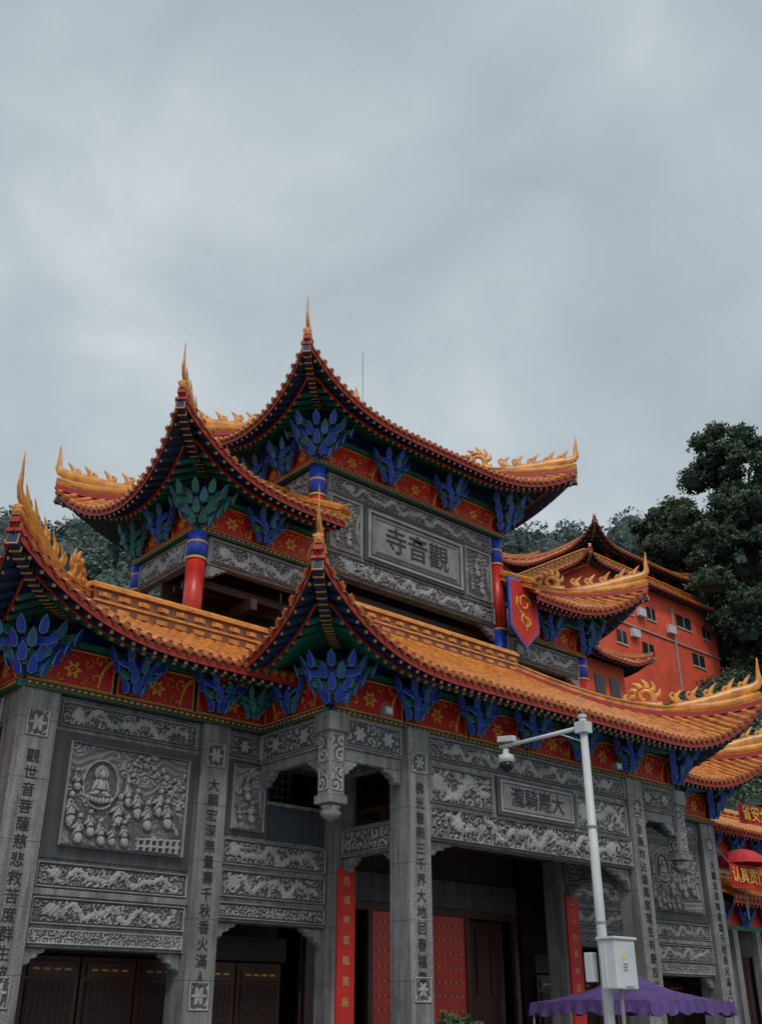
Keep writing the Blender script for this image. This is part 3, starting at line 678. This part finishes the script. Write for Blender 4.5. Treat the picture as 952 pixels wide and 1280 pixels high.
for c0,pp in(((0,.35),[(.3*math.cos(i*.6)*(1-i*.05),.3*math.sin(i*.6)*(1-i*.05)) for i in range(12)]),((.05,-.25),[(.26*math.cos(2+i*.6)*(1-i*.05),.24*math.sin(2+i*.6)*(1-i*.05)) for i in range(11)]),((-.1,.0),[(-.25,.5),(-.3,.2),(-.1,0),(.2,-.2),(.1,-.6)])):
    gd2.tube([(hx+c0[0]+a,hy-.05,hz_+c0[1]+b) for a,b in pp],[.028]*len(pp),6)
fl=part(T,'flood_lights','greym'); fw=part(T,'flood_light_lens','white')
for o in(-5.1,-.9,3.2): fl.box(XC+o-.12,XC+o+.12,-.5,-.35,7.62,7.8); fw.box(XC+o-.09,XC+o+.09,-.51,-.5,7.65,7.77)
# ================================================================== side halls
def side_hall(name,sx,xa,xb):
    g=part(name,'walls','stone_d'); g.box(xa,xb,4.0,10,0,7.4)
    w=part(name,'door_leaves','wood'); s2=part(name,'posts','stone')
    n=int((xb-xa)/1.5)
    for i in range(n+1): s2.box(xa+i*1.5-.14,xa+i*1.5+.14,3.4,3.68,0,4.4)
    for i in range(n):
        w.box(xa+i*1.5+.2,xa+i*1.5+1.3,3.88,3.98,0,3.6)
        for k in range(6): w.box(xa+i*1.5+.3+k*.16,xa+i*1.5+.33+k*.16,3.84,3.88,1.2,3.4)
    for zz,yy in((5.3,2.4),(7.7,2.9)):
        roof_side(name,'eave',(xa,yy),(1,0,0),(0,1,0),xb-xa,zz,1.6,False,False,0,raf=1.2)
        part(name,'frieze','red').box(xa,xb,3.5,3.98,zz-.9,zz+.2)
        part(name,'frieze_green','green').box(xa,xb,3.46,3.5,zz-.9,zz-.75)
        for i in range(n): bracket(name,'eave',(xa+.75+i*1.5,3.45,zz-.75),(0,-1,0),.62)
        ridge_band(name,'eave',(xa,yy+1.6,zz+.75),(xb,yy+1.6,zz+.75),.3)
side_hall('side_hall',1,XC+12.9,XC+25); side_hall('side_hall.001',-1,XC-25,XC-12.9)
def banner(nm,x0,x1,y,z0,z1,s,size):
    g=part(nm,'cloth','banner'); n=24; vs=[];fs=[]
    for i in range(n+1):
        x=x0+(x1-x0)*i/n; yy=y+.05*math.sin(i*.9)
        vs+= [(x,yy,z0+.03*math.sin(i*.5)),(x,yy,z1-.02*math.sin(i*.4))]
    for i in range(n): fs.append((2*i,2*i+2,2*i+3,2*i+1))
    g.add(vs,fs); r=part(nm,'ropes','greym')
    r.tube([(x0,y,z1),(x0-.2,y+.3,z1+.5)],[.012,.012],5); r.tube([(x1,y,z1),(x1+.2,y+.3,z1+.5)],[.012,.012],5)
    text(nm,'lettering',s,((x0+x1)/2,y-.07,(z0+z1)/2),size,'textgold',0,False,.005,1,.006)
banner('red_banner',16.7,22.0,1.6,7.55,8.25,'省安全生产工作会议',.56)
banner('red_banner.001',16.4,21.6,2.05,5.5,6.3,'认真贯彻落实宗教政策',.52)
U='red_umbrella'; ux,uy,uz=17.6,2.3,6.35
gu=part(U,'canopy','pink',False); vs=[(ux,uy,uz+.5)];fs=[];K=16
for j in range(1,6):
    a=j/5*math.pi/2
    for k in range(K):
        t=2*math.pi*k/K; rr=.85*math.sin(a)*(1-.04*(k%2)); vs.append((ux+rr*math.cos(t),uy+rr*math.sin(t),uz+.5*math.cos(a)))
for k in range(K): fs.append((0,1+k,1+(k+1)%K))
for j in range(4):
    for k in range(K): a=1+j*K; fs.append((a+k,a+K+k,a+K+(k+1)%K,a+(k+1)%K))
gu.add(vs,fs); part(U,'pole','greym').cyl((ux,uy),.02,4.6,uz+.62,8)
# ================================================================== surveillance pole
S='surveillance_camera_pole'; px,py=-2.36,-6.7
pw=part(S,'pole','white',True); pw.tube([(px,py,0),(px,py,3.2),(px,py,6.05)],[.085,.075,.06],16)
part(S,'pole_cap','white').cyl((px,py),.075,6.05,6.1,16); part(S,'base_plate','greym').box(px-.2,px+.2,py-.2,py+.2,0.02,.05)
ad=V((-.06,1,0)).normalized(); a0=V((px,py,5.9)); a1=a0+ad*1.75+V((0,0,-.04))
part(S,'arm','white',True).tube([a0,a1],[.038,.03],10)
part(S,'arm_flange','white').box(px-.1,px+.1,py-.1,py+.1,5.8,5.98)
part(S,'arm_stay','white').tube([a0+Z*-.25,a0+ad*.5-Z*.02],[.014,.014],6)
c=a0+ad*1.62-Z*.06
dm=part(S,'dome_camera','white',True); dm.tube([c+Z*-.03,c+Z*-.12,c+Z*-.14,c+Z*-.27],[.05,.06,.13,.14],16)
dg=part(S,'dome_glass','glassb',True); dg.tube([c+Z*-.27,c+Z*-.34,c+Z*-.39,c+Z*-.43],[.13,.125,.09,.02],16)
part(S,'bullet_camera','white',bevel=.01).beam(c+Z*.12-ad*.2,c+Z*.16+ad*.15,.10,.10); part(S,'camera_bracket','greym').cyl((c.x,c.y),.02,c.z,c.z+.14,8)
part(S,'antenna','greym').cyl((px,py),.008,6.1,6.75,6)
part(S,'cable','black',True).tube([a0+ad*.1-Z*.02,a0+ad*.2-Z*.18,a0+ad*.5-Z*.12,a0+ad*1.1-Z*.11,c-Z*.08],[.008]*5,5)
for z in(1.4,2.9,4.3): part(S,'clamp_bands','greym').cyl((px,py),.088,z,z+.03,16)
bd=V((.663,.749,0)); br=V((.749,-.663,0)); bc=V((px,py,0))+br*.17-bd*.18
part(S,'control_box','white',bevel=.015).beam(bc+Z*2.0,bc+Z*2.66,.50,.28)
part(S,'box_lid','white',bevel=.01).beam(bc+Z*2.66,bc+Z*2.70,.56,.34)
fc=bc-bd*.14
def facing(nm,m,poly,off): part(S,nm,m).prism(poly,fc-bd*off,br,Z,.006)
facing('box_door','white',[(-.22,2.04),(.22,2.04),(.22,2.62),(-.22,2.62)],.004)
facing('warning_triangle','yellow',[(-.085,2.40),(.085,2.40),(0,2.55)],.012)
facing('warning_triangle_mark','black',[(-.01,2.42),(.012,2.42),(.004,2.51),(-.006,2.51)],.018)
for k in range(3): facing('warning_text','greym',[(-.1,2.24+k*.04),(.1,2.24+k*.04),(.1,2.258+k*.04),(-.1,2.258+k*.04)],.012)
part(S,'conduit','greym').cyl((bc.x,bc.y),.03,0,2.0,8)
part(S,'small_box','white',bevel=.01).beam(V((px,py,2.1))-br*.2,V((px,py,2.5))-br*.2,.13,.14)
# ================================================================== purple canopy tent
C='canopy_tent'; tc=V((4.55,-2.1,0)); hw=1.55
gt=part(C,'canvas','purple',True); vs=[];fs=[];n=24; pk=2.74; ev=1.98
def tz(a,b):
    r=max(abs(a),abs(b)); z=pk-(pk-ev)*r**.6
    z-= .12*math.sin(r*math.pi)*(1-abs(abs(a)-abs(b))); z-=.10*max(0,r-.6)*(1-abs(abs(a)-abs(b)))
    z+=.05*noise.noise(V((a*3,b*3,1)))+.02*math.sin(math.atan2(b,a)*12)*r
    return z
for i in range(n+1):
    for j in range(n+1):
        a=-1+2*i/n;b=-1+2*j/n; vs.append((tc.x+a*hw,tc.y+b*hw,tz(a,b)))
for i in range(n):
    for j in range(n): k=i*(n+1)+j; fs.append((k,k+n+1,k+n+2,k+1))
gt.add(vs,fs)
gv=part(C,'valance','purple',False)
for (ax,sg) in(('x',-1),('x',1),('y',-1),('y',1)):
    vs=[];fs=[];m2=48
    for i in range(m2+1):
        t=-1+2*i/m2; a,b=(t,sg) if ax=='x' else (sg,t); zt=tz(a,b); o=.03*math.sin(i*1.3)
        p=(tc.x+a*hw,tc.y+b*hw)
        q=(p[0]+(o if ax=='y' else 0)+ (a*.03),p[1]+(o if ax=='x' else 0)+b*.03)
        vs+= [(p[0],p[1],zt),(q[0],q[1],zt-.2-.08*abs(math.sin(i*.42)))]
    for i in range(m2): fs.append((2*i,2*i+2,2*i+3,2*i+1))
    gv.add(vs,fs)
lg=part(C,'legs','greym')
for a in(-1,1):
    for b in(-1,1): lg.cyl((tc.x+a*hw*.97,tc.y+b*hw*.97),.025,0,ev-.1,8)
for a in(-1,1):
    lg.beam((tc.x-hw,tc.y+a*hw*.97,1.8),(tc.x+hw,tc.y+a*hw*.97,1.8),.03,.03); lg.beam((tc.x+a*hw*.97,tc.y-hw,1.8),(tc.x+a*hw*.97,tc.y+hw,1.8),.03,.03)
# ================================================================== ground
gg=part('ground','plaza','pave'); gg.box(-400,400,-400,400,-.3,0)
fp=part('plaza_steps','steps','stone',bevel=.01); fp.box(XC-13,XC+13,-1.2,10,0.004,.15)
# ================================================================== hill
CX,CY=-15.76,-16.85; H2=V((.663,.749,0)); R2=V((.749,-.663,0))
def W2(h,r,z=0): return V((CX,CY,z))+H2*h+R2*r
def hz(h,r):
    t=max(0,h-42); z=.60*t if t<46 else (27.6+(t-46)*1.25 if t<63 else 48.85+(t-63)*.25)
    z+= 2.5*noise.noise(V((h*.03,r*.03,2)))*min(1,t/20)
    return z
gh=part('hill','terrain','earth',True); vs=[];fs=[]; nh,nr=90,80
for i in range(nh+1):
    for j in range(nr+1):
        h=40+i*2.2; r=-150+j*3.75; p=W2(h,r); vs.append((p.x,p.y,hz(h,r)-.2))
for i in range(nh):
    for j in range(nr): k=i*(nr+1)+j; fs.append((k,k+nr+1,k+nr+2,k+1))
gh.add(vs,fs)
rsn=np.random.RandomState(5)
def crown(g,c,R,nl,ls,core=.66,sq=.85,lift=0.0,spread=.10):
    c=np.array(c)
    d=rsn.normal(size=(nl,3)); d/=np.linalg.norm(d,axis=1)[:,None]; d[:,2]=np.where(d[:,2]<-.4,-d[:,2],d[:,2])
    off=rsn.uniform(0,50)
    nz=np.array([noise.noise(V((a*1.9+off,b*1.9,e*1.9))) for a,b,e in d])
    nz2=np.array([noise.noise(V((a*4.5+off,b*4.5,e*4.5))) for a,b,e in d])
    rad=R*(.82+.38*nz+.26*nz2+rsn.uniform(-spread,.08,nl))
    p=c+d*rad[:,None]*np.array([1,1,sq])
    nrm=d+rsn.normal(size=(nl,3))*.7; nrm/=np.linalg.norm(nrm,axis=1)[:,None]
    t=np.cross(nrm,rsn.normal(size=(nl,3))); t/=np.linalg.norm(t,axis=1)[:,None]; b=np.cross(nrm,t)
    s=ls*rsn.uniform(.5,1.3,nl)[:,None]
    vs=np.stack([p-t*s,p-b*s*.6,p+t*s,p+b*s*.6],1).reshape(-1,3)
    col=np.clip(.36+.5*nz2*1.6+.32*d[:,2]+rsn.uniform(-.22,.22,nl)+(rad/R-.85)*.9+rsn.uniform(-.12,.12)+lift,0.02,1)  # top and outer leaves painted lighter, hollows darker, as if lit from above
    f=[(4*i,4*i+1,4*i+2,4*i+3) for i in range(nl)]
    g.add(vs.tolist(),f,np.repeat(col,4).tolist())
    if core:
        vs=[];fs=[];a_=8;b_=6
        for j in range(b_+1):
            for i in range(a_):
                th=2*math.pi*i/a_;ph=math.pi*j/b_; dd=V((math.sin(ph)*math.cos(th),math.sin(ph)*math.sin(th),math.cos(ph)))
                r=R*(core+.3*noise.noise(V((dd.x*1.9+off,dd.y*1.9,dd.z*1.9)))); vs.append((c[0]+dd.x*r,c[1]+dd.y*r,c[2]+dd.z*r*sq))
        for j in range(b_):
            for i in range(a_): fs.append((j*a_+i,j*a_+(i+1)%a_,(j+1)*a_+(i+1)%a_,(j+1)*a_+i))
        g.add(vs,fs,[.03]*len(vs))  # near-black core paints the shade inside the crown
gf=part('distant_forest','foliage','leafhaze'); gm=part('hillside_forest','foliage','leafmid')
for h0,cnt in((99,42),(104,46),(111,50),(119,50),(128,50)):
    for i in range(cnt):
        r=(-.62+1.24*(i+rsn.uniform(0,.9))/cnt)*h0
        if -.24*h0<r<.08*h0: continue
        h=h0+rsn.uniform(-4,4)
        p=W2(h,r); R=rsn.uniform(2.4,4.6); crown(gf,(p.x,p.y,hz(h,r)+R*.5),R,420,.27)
def blocked(p): return (43<p.x<67 and 22<p.y<46) or (31<p.x<49 and 10<p.y<33) or (p.x<44)
for h0,cnt in((54,26),(60,30),(66,34),(71,36),(76,38),(81,40),(85,42),(89,42),(92,42),(95,42)):
    for i in range(cnt):
        r=(-.62+1.24*(i+rsn.uniform(0,.9))/cnt)*h0
        if -.26*h0<r<.14*h0: continue
        h=h0+rsn.uniform(-2.5,2.5); p=W2(h,r)
        if r>0 and blocked(p): continue
        front=(r>0 and p.y<26)
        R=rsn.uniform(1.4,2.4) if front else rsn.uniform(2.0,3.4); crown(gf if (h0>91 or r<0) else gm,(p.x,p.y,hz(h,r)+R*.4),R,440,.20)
def tree(name,h,r,zb,Ht,rx,clumps,seed):
    rt=np.random.RandomState(seed)
    p=W2(h,r); g=part(name,'crown','leaf'); tr=part(name,'trunk','bark',True)
    tr.tube([(p.x,p.y,zb-1),(p.x+.3,p.y,zb+Ht*.3),(p.x-.2,p.y+.3,zb+Ht*.6),(p.x,p.y,zb+Ht*.85)],[.6,.45,.3,.1],8)
    for k in range(clumps):
        t=rt.uniform(0,1)**.9; zz=Ht*(.14+.82*t); wr=rx*math.sin(min(1,.25+.9*(1-abs(t-.42)*1.3))*1.5)
        a=rt.uniform(0,6.28); q=rt.uniform(.25,1.0)*wr
        dx,dy=math.cos(a)*q,math.sin(a)*q*.8-.4; R=rt.uniform(1.1,2.3)*(1.15-.35*t)
        c=W2(h+dy,r+dx,zb+zz); crown(g,(c.x,c.y,c.z),R,int(270*R)+120,.19,core=.48,sq=.74,lift=.24*(t-.5),spread=.25)  # lift paints upper clumps lighter, like highlights
        if k%3==0: tr.tube([(p.x,p.y,zb+Ht*max(.15,.75*t-.1)),((p.x+c.x)/2,(p.y+c.y)/2,c.z-.9),(c.x,c.y,c.z)],[.18,.12,.05],6)
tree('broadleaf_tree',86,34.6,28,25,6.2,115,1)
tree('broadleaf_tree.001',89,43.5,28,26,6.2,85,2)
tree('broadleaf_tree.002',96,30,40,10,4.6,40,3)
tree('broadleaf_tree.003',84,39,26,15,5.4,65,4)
gs=part('hillside_shrubs','foliage','leafmid')
for i in range(520):
    h=rsn.uniform(56,84); r=rsn.uniform(.22,.6)*h; p=W2(h,r)
    if (44.5<p.x<67.5 and 26.5<p.y<40) or (34<p.x<45 and 18<p.y<32): continue
    right=r>.31*h
    R=rsn.uniform(.7,1.7) if right else rsn.uniform(.5,1.2); crown(gs,(p.x,p.y,hz(h,r)+R*.35),R,150,.15)
# planting along the foot of the hillside temple wall
for i in range(26):
    x=50+i*.68+rsn.uniform(-.3,.3); y=rsn.uniform(25.4,27.2); q=V((x-CX,y-CY,0)); h=q.dot(H2); r=q.dot(R2)
    R=rsn.uniform(.8,1.5)*(.7+.6*i/26); crown(gs,(x,y,hz(h,r)+R*.5+.6*i/26),R,220,.15)
gk=part('hillside_rocks','boulders','rock')
for i in range(30):
    h=rsn.uniform(64,78); r=rsn.uniform(.30,.42)*h; p=W2(h,r)
    if (44.5<p.x<67.5 and 26.5<p.y<40): continue
    z=hz(h,r)+.2; R=rsn.uniform(.7,1.3); vs=[];fs=[]
    for j in range(6):
        for k in range(8):
            th=2*math.pi*k/8;ph=math.pi*j/5; rr=R*(1+.5*noise.noise(V((math.cos(th)*1.5+i,math.sin(th)*1.5,ph))))
            vs.append((p.x+rr*math.sin(ph)*math.cos(th),p.y+rr*math.sin(ph)*math.sin(th),z+rr*.7*math.cos(ph)))
    for j in range(5):
        for k in range(8): fs.append((j*8+k,j*8+(k+1)%8,(j+1)*8+(k+1)%8,(j+1)*8+k))
    gk.add(vs,fs)
rb=part('hillside_stairs','balustrade','plaster')
for i in range(16):
    h=72+i*.35; r=23+i*1.0
    p=W2(h,r,hz(h,r)+3.2+i*.05); q=W2(h+.35,r+1.0,hz(h+.35,r+1.0)+3.25+i*.05)
    rb.beam(p,q,.25,.2); rb.beam(p-Z*.9,q-Z*.9,.4,.3); rb.box(p.x-.12,p.x+.12,p.y-.12,p.y+.12,p.z-3.4,p.z+.3)
    rb.box((p.x+q.x)/2-.05,(p.x+q.x)/2+.05,(p.y+q.y)/2-.05,(p.y+q.y)/2+.05,p.z-1,p.z)
# ================================================================== hill temple
B='hillside_temple'
wl=part(B,'red_walls','orangewall'); bw=part(B,'windows','glass'); bt=part(B,'trim','plaster')
def hip_roof(par,tag,x0,x1,y0,y1,z0,D,R,orn=True,L=4.5,sp=.45,E=.6):
    pfx=lambda m:.5*m+.03*m*m
    Ps=roof_side(par,tag,(x0,y0),(1,0,0),(0,1,0),x1-x0,z0,D,True,True,R,L=L,E=E,sp=sp,raf=1.5,pf=pfx)
    Pb=roof_side(par,tag,(x0,y1),(1,0,0),(0,-1,0),x1-x0,z0,D,True,True,R,L=L,E=E,sp=sp,fine=False,pf=pfx)
    roof_side(par,tag,(x0,y0),(0,1,0),(1,0,0),y1-y0,z0,D,True,True,R,L=L,E=E,sp=sp,raf=1.5,pf=pfx)
    roof_side(par,tag,(x1,y0),(0,1,0),(-1,0,0),y1-y0,z0,D,True,True,R,L=L,E=E,sp=sp,fine=False,pf=pfx)
    for c in'01': hip(par,tag,Ps,D,False,c,x1-x0,beam=1.6); hip(par,tag,Pb,D,False,c,x1-x0,beam=1.6)
bz=-.6; XR=64.6
wl.box(46.5,XR,28.4,38,18,35.0+bz)
hip_roof(B,'lower_eave',45.4,XR+1.1,27.3,39.2,35.0+bz,1.7,.7,L=2.5,E=.3)
ridge_band(B,'balcony',(47,29.0,35.9+bz),(XR-.5,29.0,35.9+bz),.8,.2); ridge_band(B,'balcony',(47,29.0,35.9+bz),(47,37.5,35.9+bz),.8,.2)
wl.box(50.4,63.2,31.2,37,34,38.4+bz)
for i in range(7): part(B,'gallery_posts','red',True).cyl((49.6+i*2.2,30.2),.22,36+bz,38.4+bz,10)
for i in range(4): part(B,'gallery_posts','red',True).cyl((49.6,30.2+i*2.2),.22,36+bz,38.4+bz,10)
for i in range(6): bw.box(50.8+i*2.1,52.2+i*2.1,31.15,31.2,36.4+bz,37.9+bz)
hip_roof(B,'top_roof',48.6,65.4,28.9,38.7,38.2+bz,4.9,1.6,L=4.5)
ridge_band(B,'top_roof',(53.5,33.8,41.1+bz),(60.5,33.8,41.1+bz),.5)
for x,z,ww in((50.3,31.5,1.7),(54.0,31.7,1.2),(58.4,32.1,2.2),(62.4,31.9,1.1),(49.4,28.6,1.3),(52.8,28.3,1.6),(60.2,29.0,1.8)):
    bw.box(x,x+ww,28.36,28.42,z,z+1.1); bt.box(x-.1,x+ww+.1,28.3,28.4,z-.15,z); bt.box(x+ww/2-.04,x+ww/2+.04,28.33,28.36,z,z+1.1)
part(B,'string_course','plaster').box(46.4,XR+.1,28.25,28.42,30.4,30.5)
for y,z in((30,30.8),(33.5,30.8)): bw.box(46.45,46.52,y,y+1.6,z,z+1.4)
ac=part(B,'air_conditioners','white',bevel=.03)
for x,z in((52.4,31.5),(51.2,29.4),(56.6,31.0)): ac.box(x,x+.95,27.95,28.35,z,z+.7)
part(B,'drain_pipes','plaster').box(57.6,57.7,28.2,28.35,20,33.5)
An='hillside_annex'
part(An,'walls','orangewall').box(36.5,40.5,22,28,12,22.9)
hip_roof(An,'roof',35.3,41.7,20.8,29.2,22.9,3.2,.8,L=2.5,E=.3)
for x in(37.2,38.8): part(An,'windows','glass').box(x,x+1.0,21.93,22.0,20.6,21.9)
An2='hillside_pavilion'
part(An2,'walls','orangewall').box(48.7,52.3,41.2,44.8,30,40.2); hip_roof(An2,'roof',47.4,53.6,40,46,40.2,2.9,1.2,L=2.6)
# ================================================================== shrub
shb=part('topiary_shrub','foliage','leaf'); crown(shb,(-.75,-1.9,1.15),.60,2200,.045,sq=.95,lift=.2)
part('topiary_shrub','planter','stone',bevel=.02).cyl((-.75,-1.9),.4,0.0,.6,16,.48)
flush()
# ================================================================== world / light / camera
w=bpy.data.worlds.new('World'); scene.world=w; w.use_nodes=True; nt=w.node_tree; N=nt.nodes; Lk=nt.links
for n in list(N): N.remove(n)
out=N.new('ShaderNodeOutputWorld'); mixs=N.new('ShaderNodeMixShader')
b1=N.new('ShaderNodeBackground'); b2=N.new('ShaderNodeBackground')
sk=N.new('ShaderNodeTexSky'); sk.sky_type='NISHITA'; sk.sun_disc=False; sk.sun_elevation=math.radians(48); sk.sun_rotation=math.radians(211); sk.air_density=1.5; sk.dust_density=3
Lk.new(sk.outputs[0],b1.inputs[0]); b1.inputs[1].default_value=.07
tcw=N.new('ShaderNodeTexCoord'); mp=N.new('ShaderNodeMapping'); mp.inputs['Scale'].default_value=(1,1,1.3); mp.inputs['Location'].default_value=(1.4,.7,.2)
Lk.new(tcw.outputs['Generated'],mp.inputs[0])
n1=N.new('ShaderNodeTexNoise'); n1.inputs['Scale'].default_value=3.0; n1.inputs['Detail'].default_value=8; n1.inputs['Roughness'].default_value=.5; n1.inputs['Distortion'].default_value=.35
Lk.new(mp.outputs[0],n1.inputs['Vector'])
r=N.new('ShaderNodeValToRGB'); r.color_ramp.elements[0].position=.34; r.color_ramp.elements[1].position=.70
r.color_ramp.elements[0].color=(.415,.478,.525,1); r.color_ramp.elements[1].color=(.70,.74,.775,1)
e=r.color_ramp.elements.new(.5); e.color=(.50,.565,.605,1)
Lk.new(n1.outputs['Fac'],r.inputs['Fac']); Lk.new(r.outputs['Color'],b2.inputs[0]); b2.inputs[1].default_value=1.06
mixs.inputs[0].default_value=.87; Lk.new(b1.outputs[0],mixs.inputs[1]); Lk.new(b2.outputs[0],mixs.inputs[2]); Lk.new(mixs.outputs[0],out.inputs[0])
sl=bpy.data.lights.new('sun','SUN'); sl.energy=1.2; sl.angle=math.radians(14); sl.color=(1,.95,.88)
so=bpy.data.objects.new('sun',sl); scene.collection.objects.link(so)
d=V((.45,.75,-1.0)); so.rotation_euler=d.to_track_quat('-Z','Y').to_euler()
cam=bpy.data.cameras.new('camera'); co=bpy.data.objects.new('camera',cam); scene.collection.objects.link(co)
cam.sensor_fit='VERTICAL'; cam.sensor_height=36; cam.lens=1270/1280*36; cam.clip_end=1500; cam.clip_start=.1
co.location=(CX,CY,1.6); co.rotation_euler=(math.radians(90+26.57),0,math.radians(-41.5))
scene.camera=co
scene.view_settings.view_transform='Standard'; scene.view_settings.look='None'; scene.view_settings.exposure=0
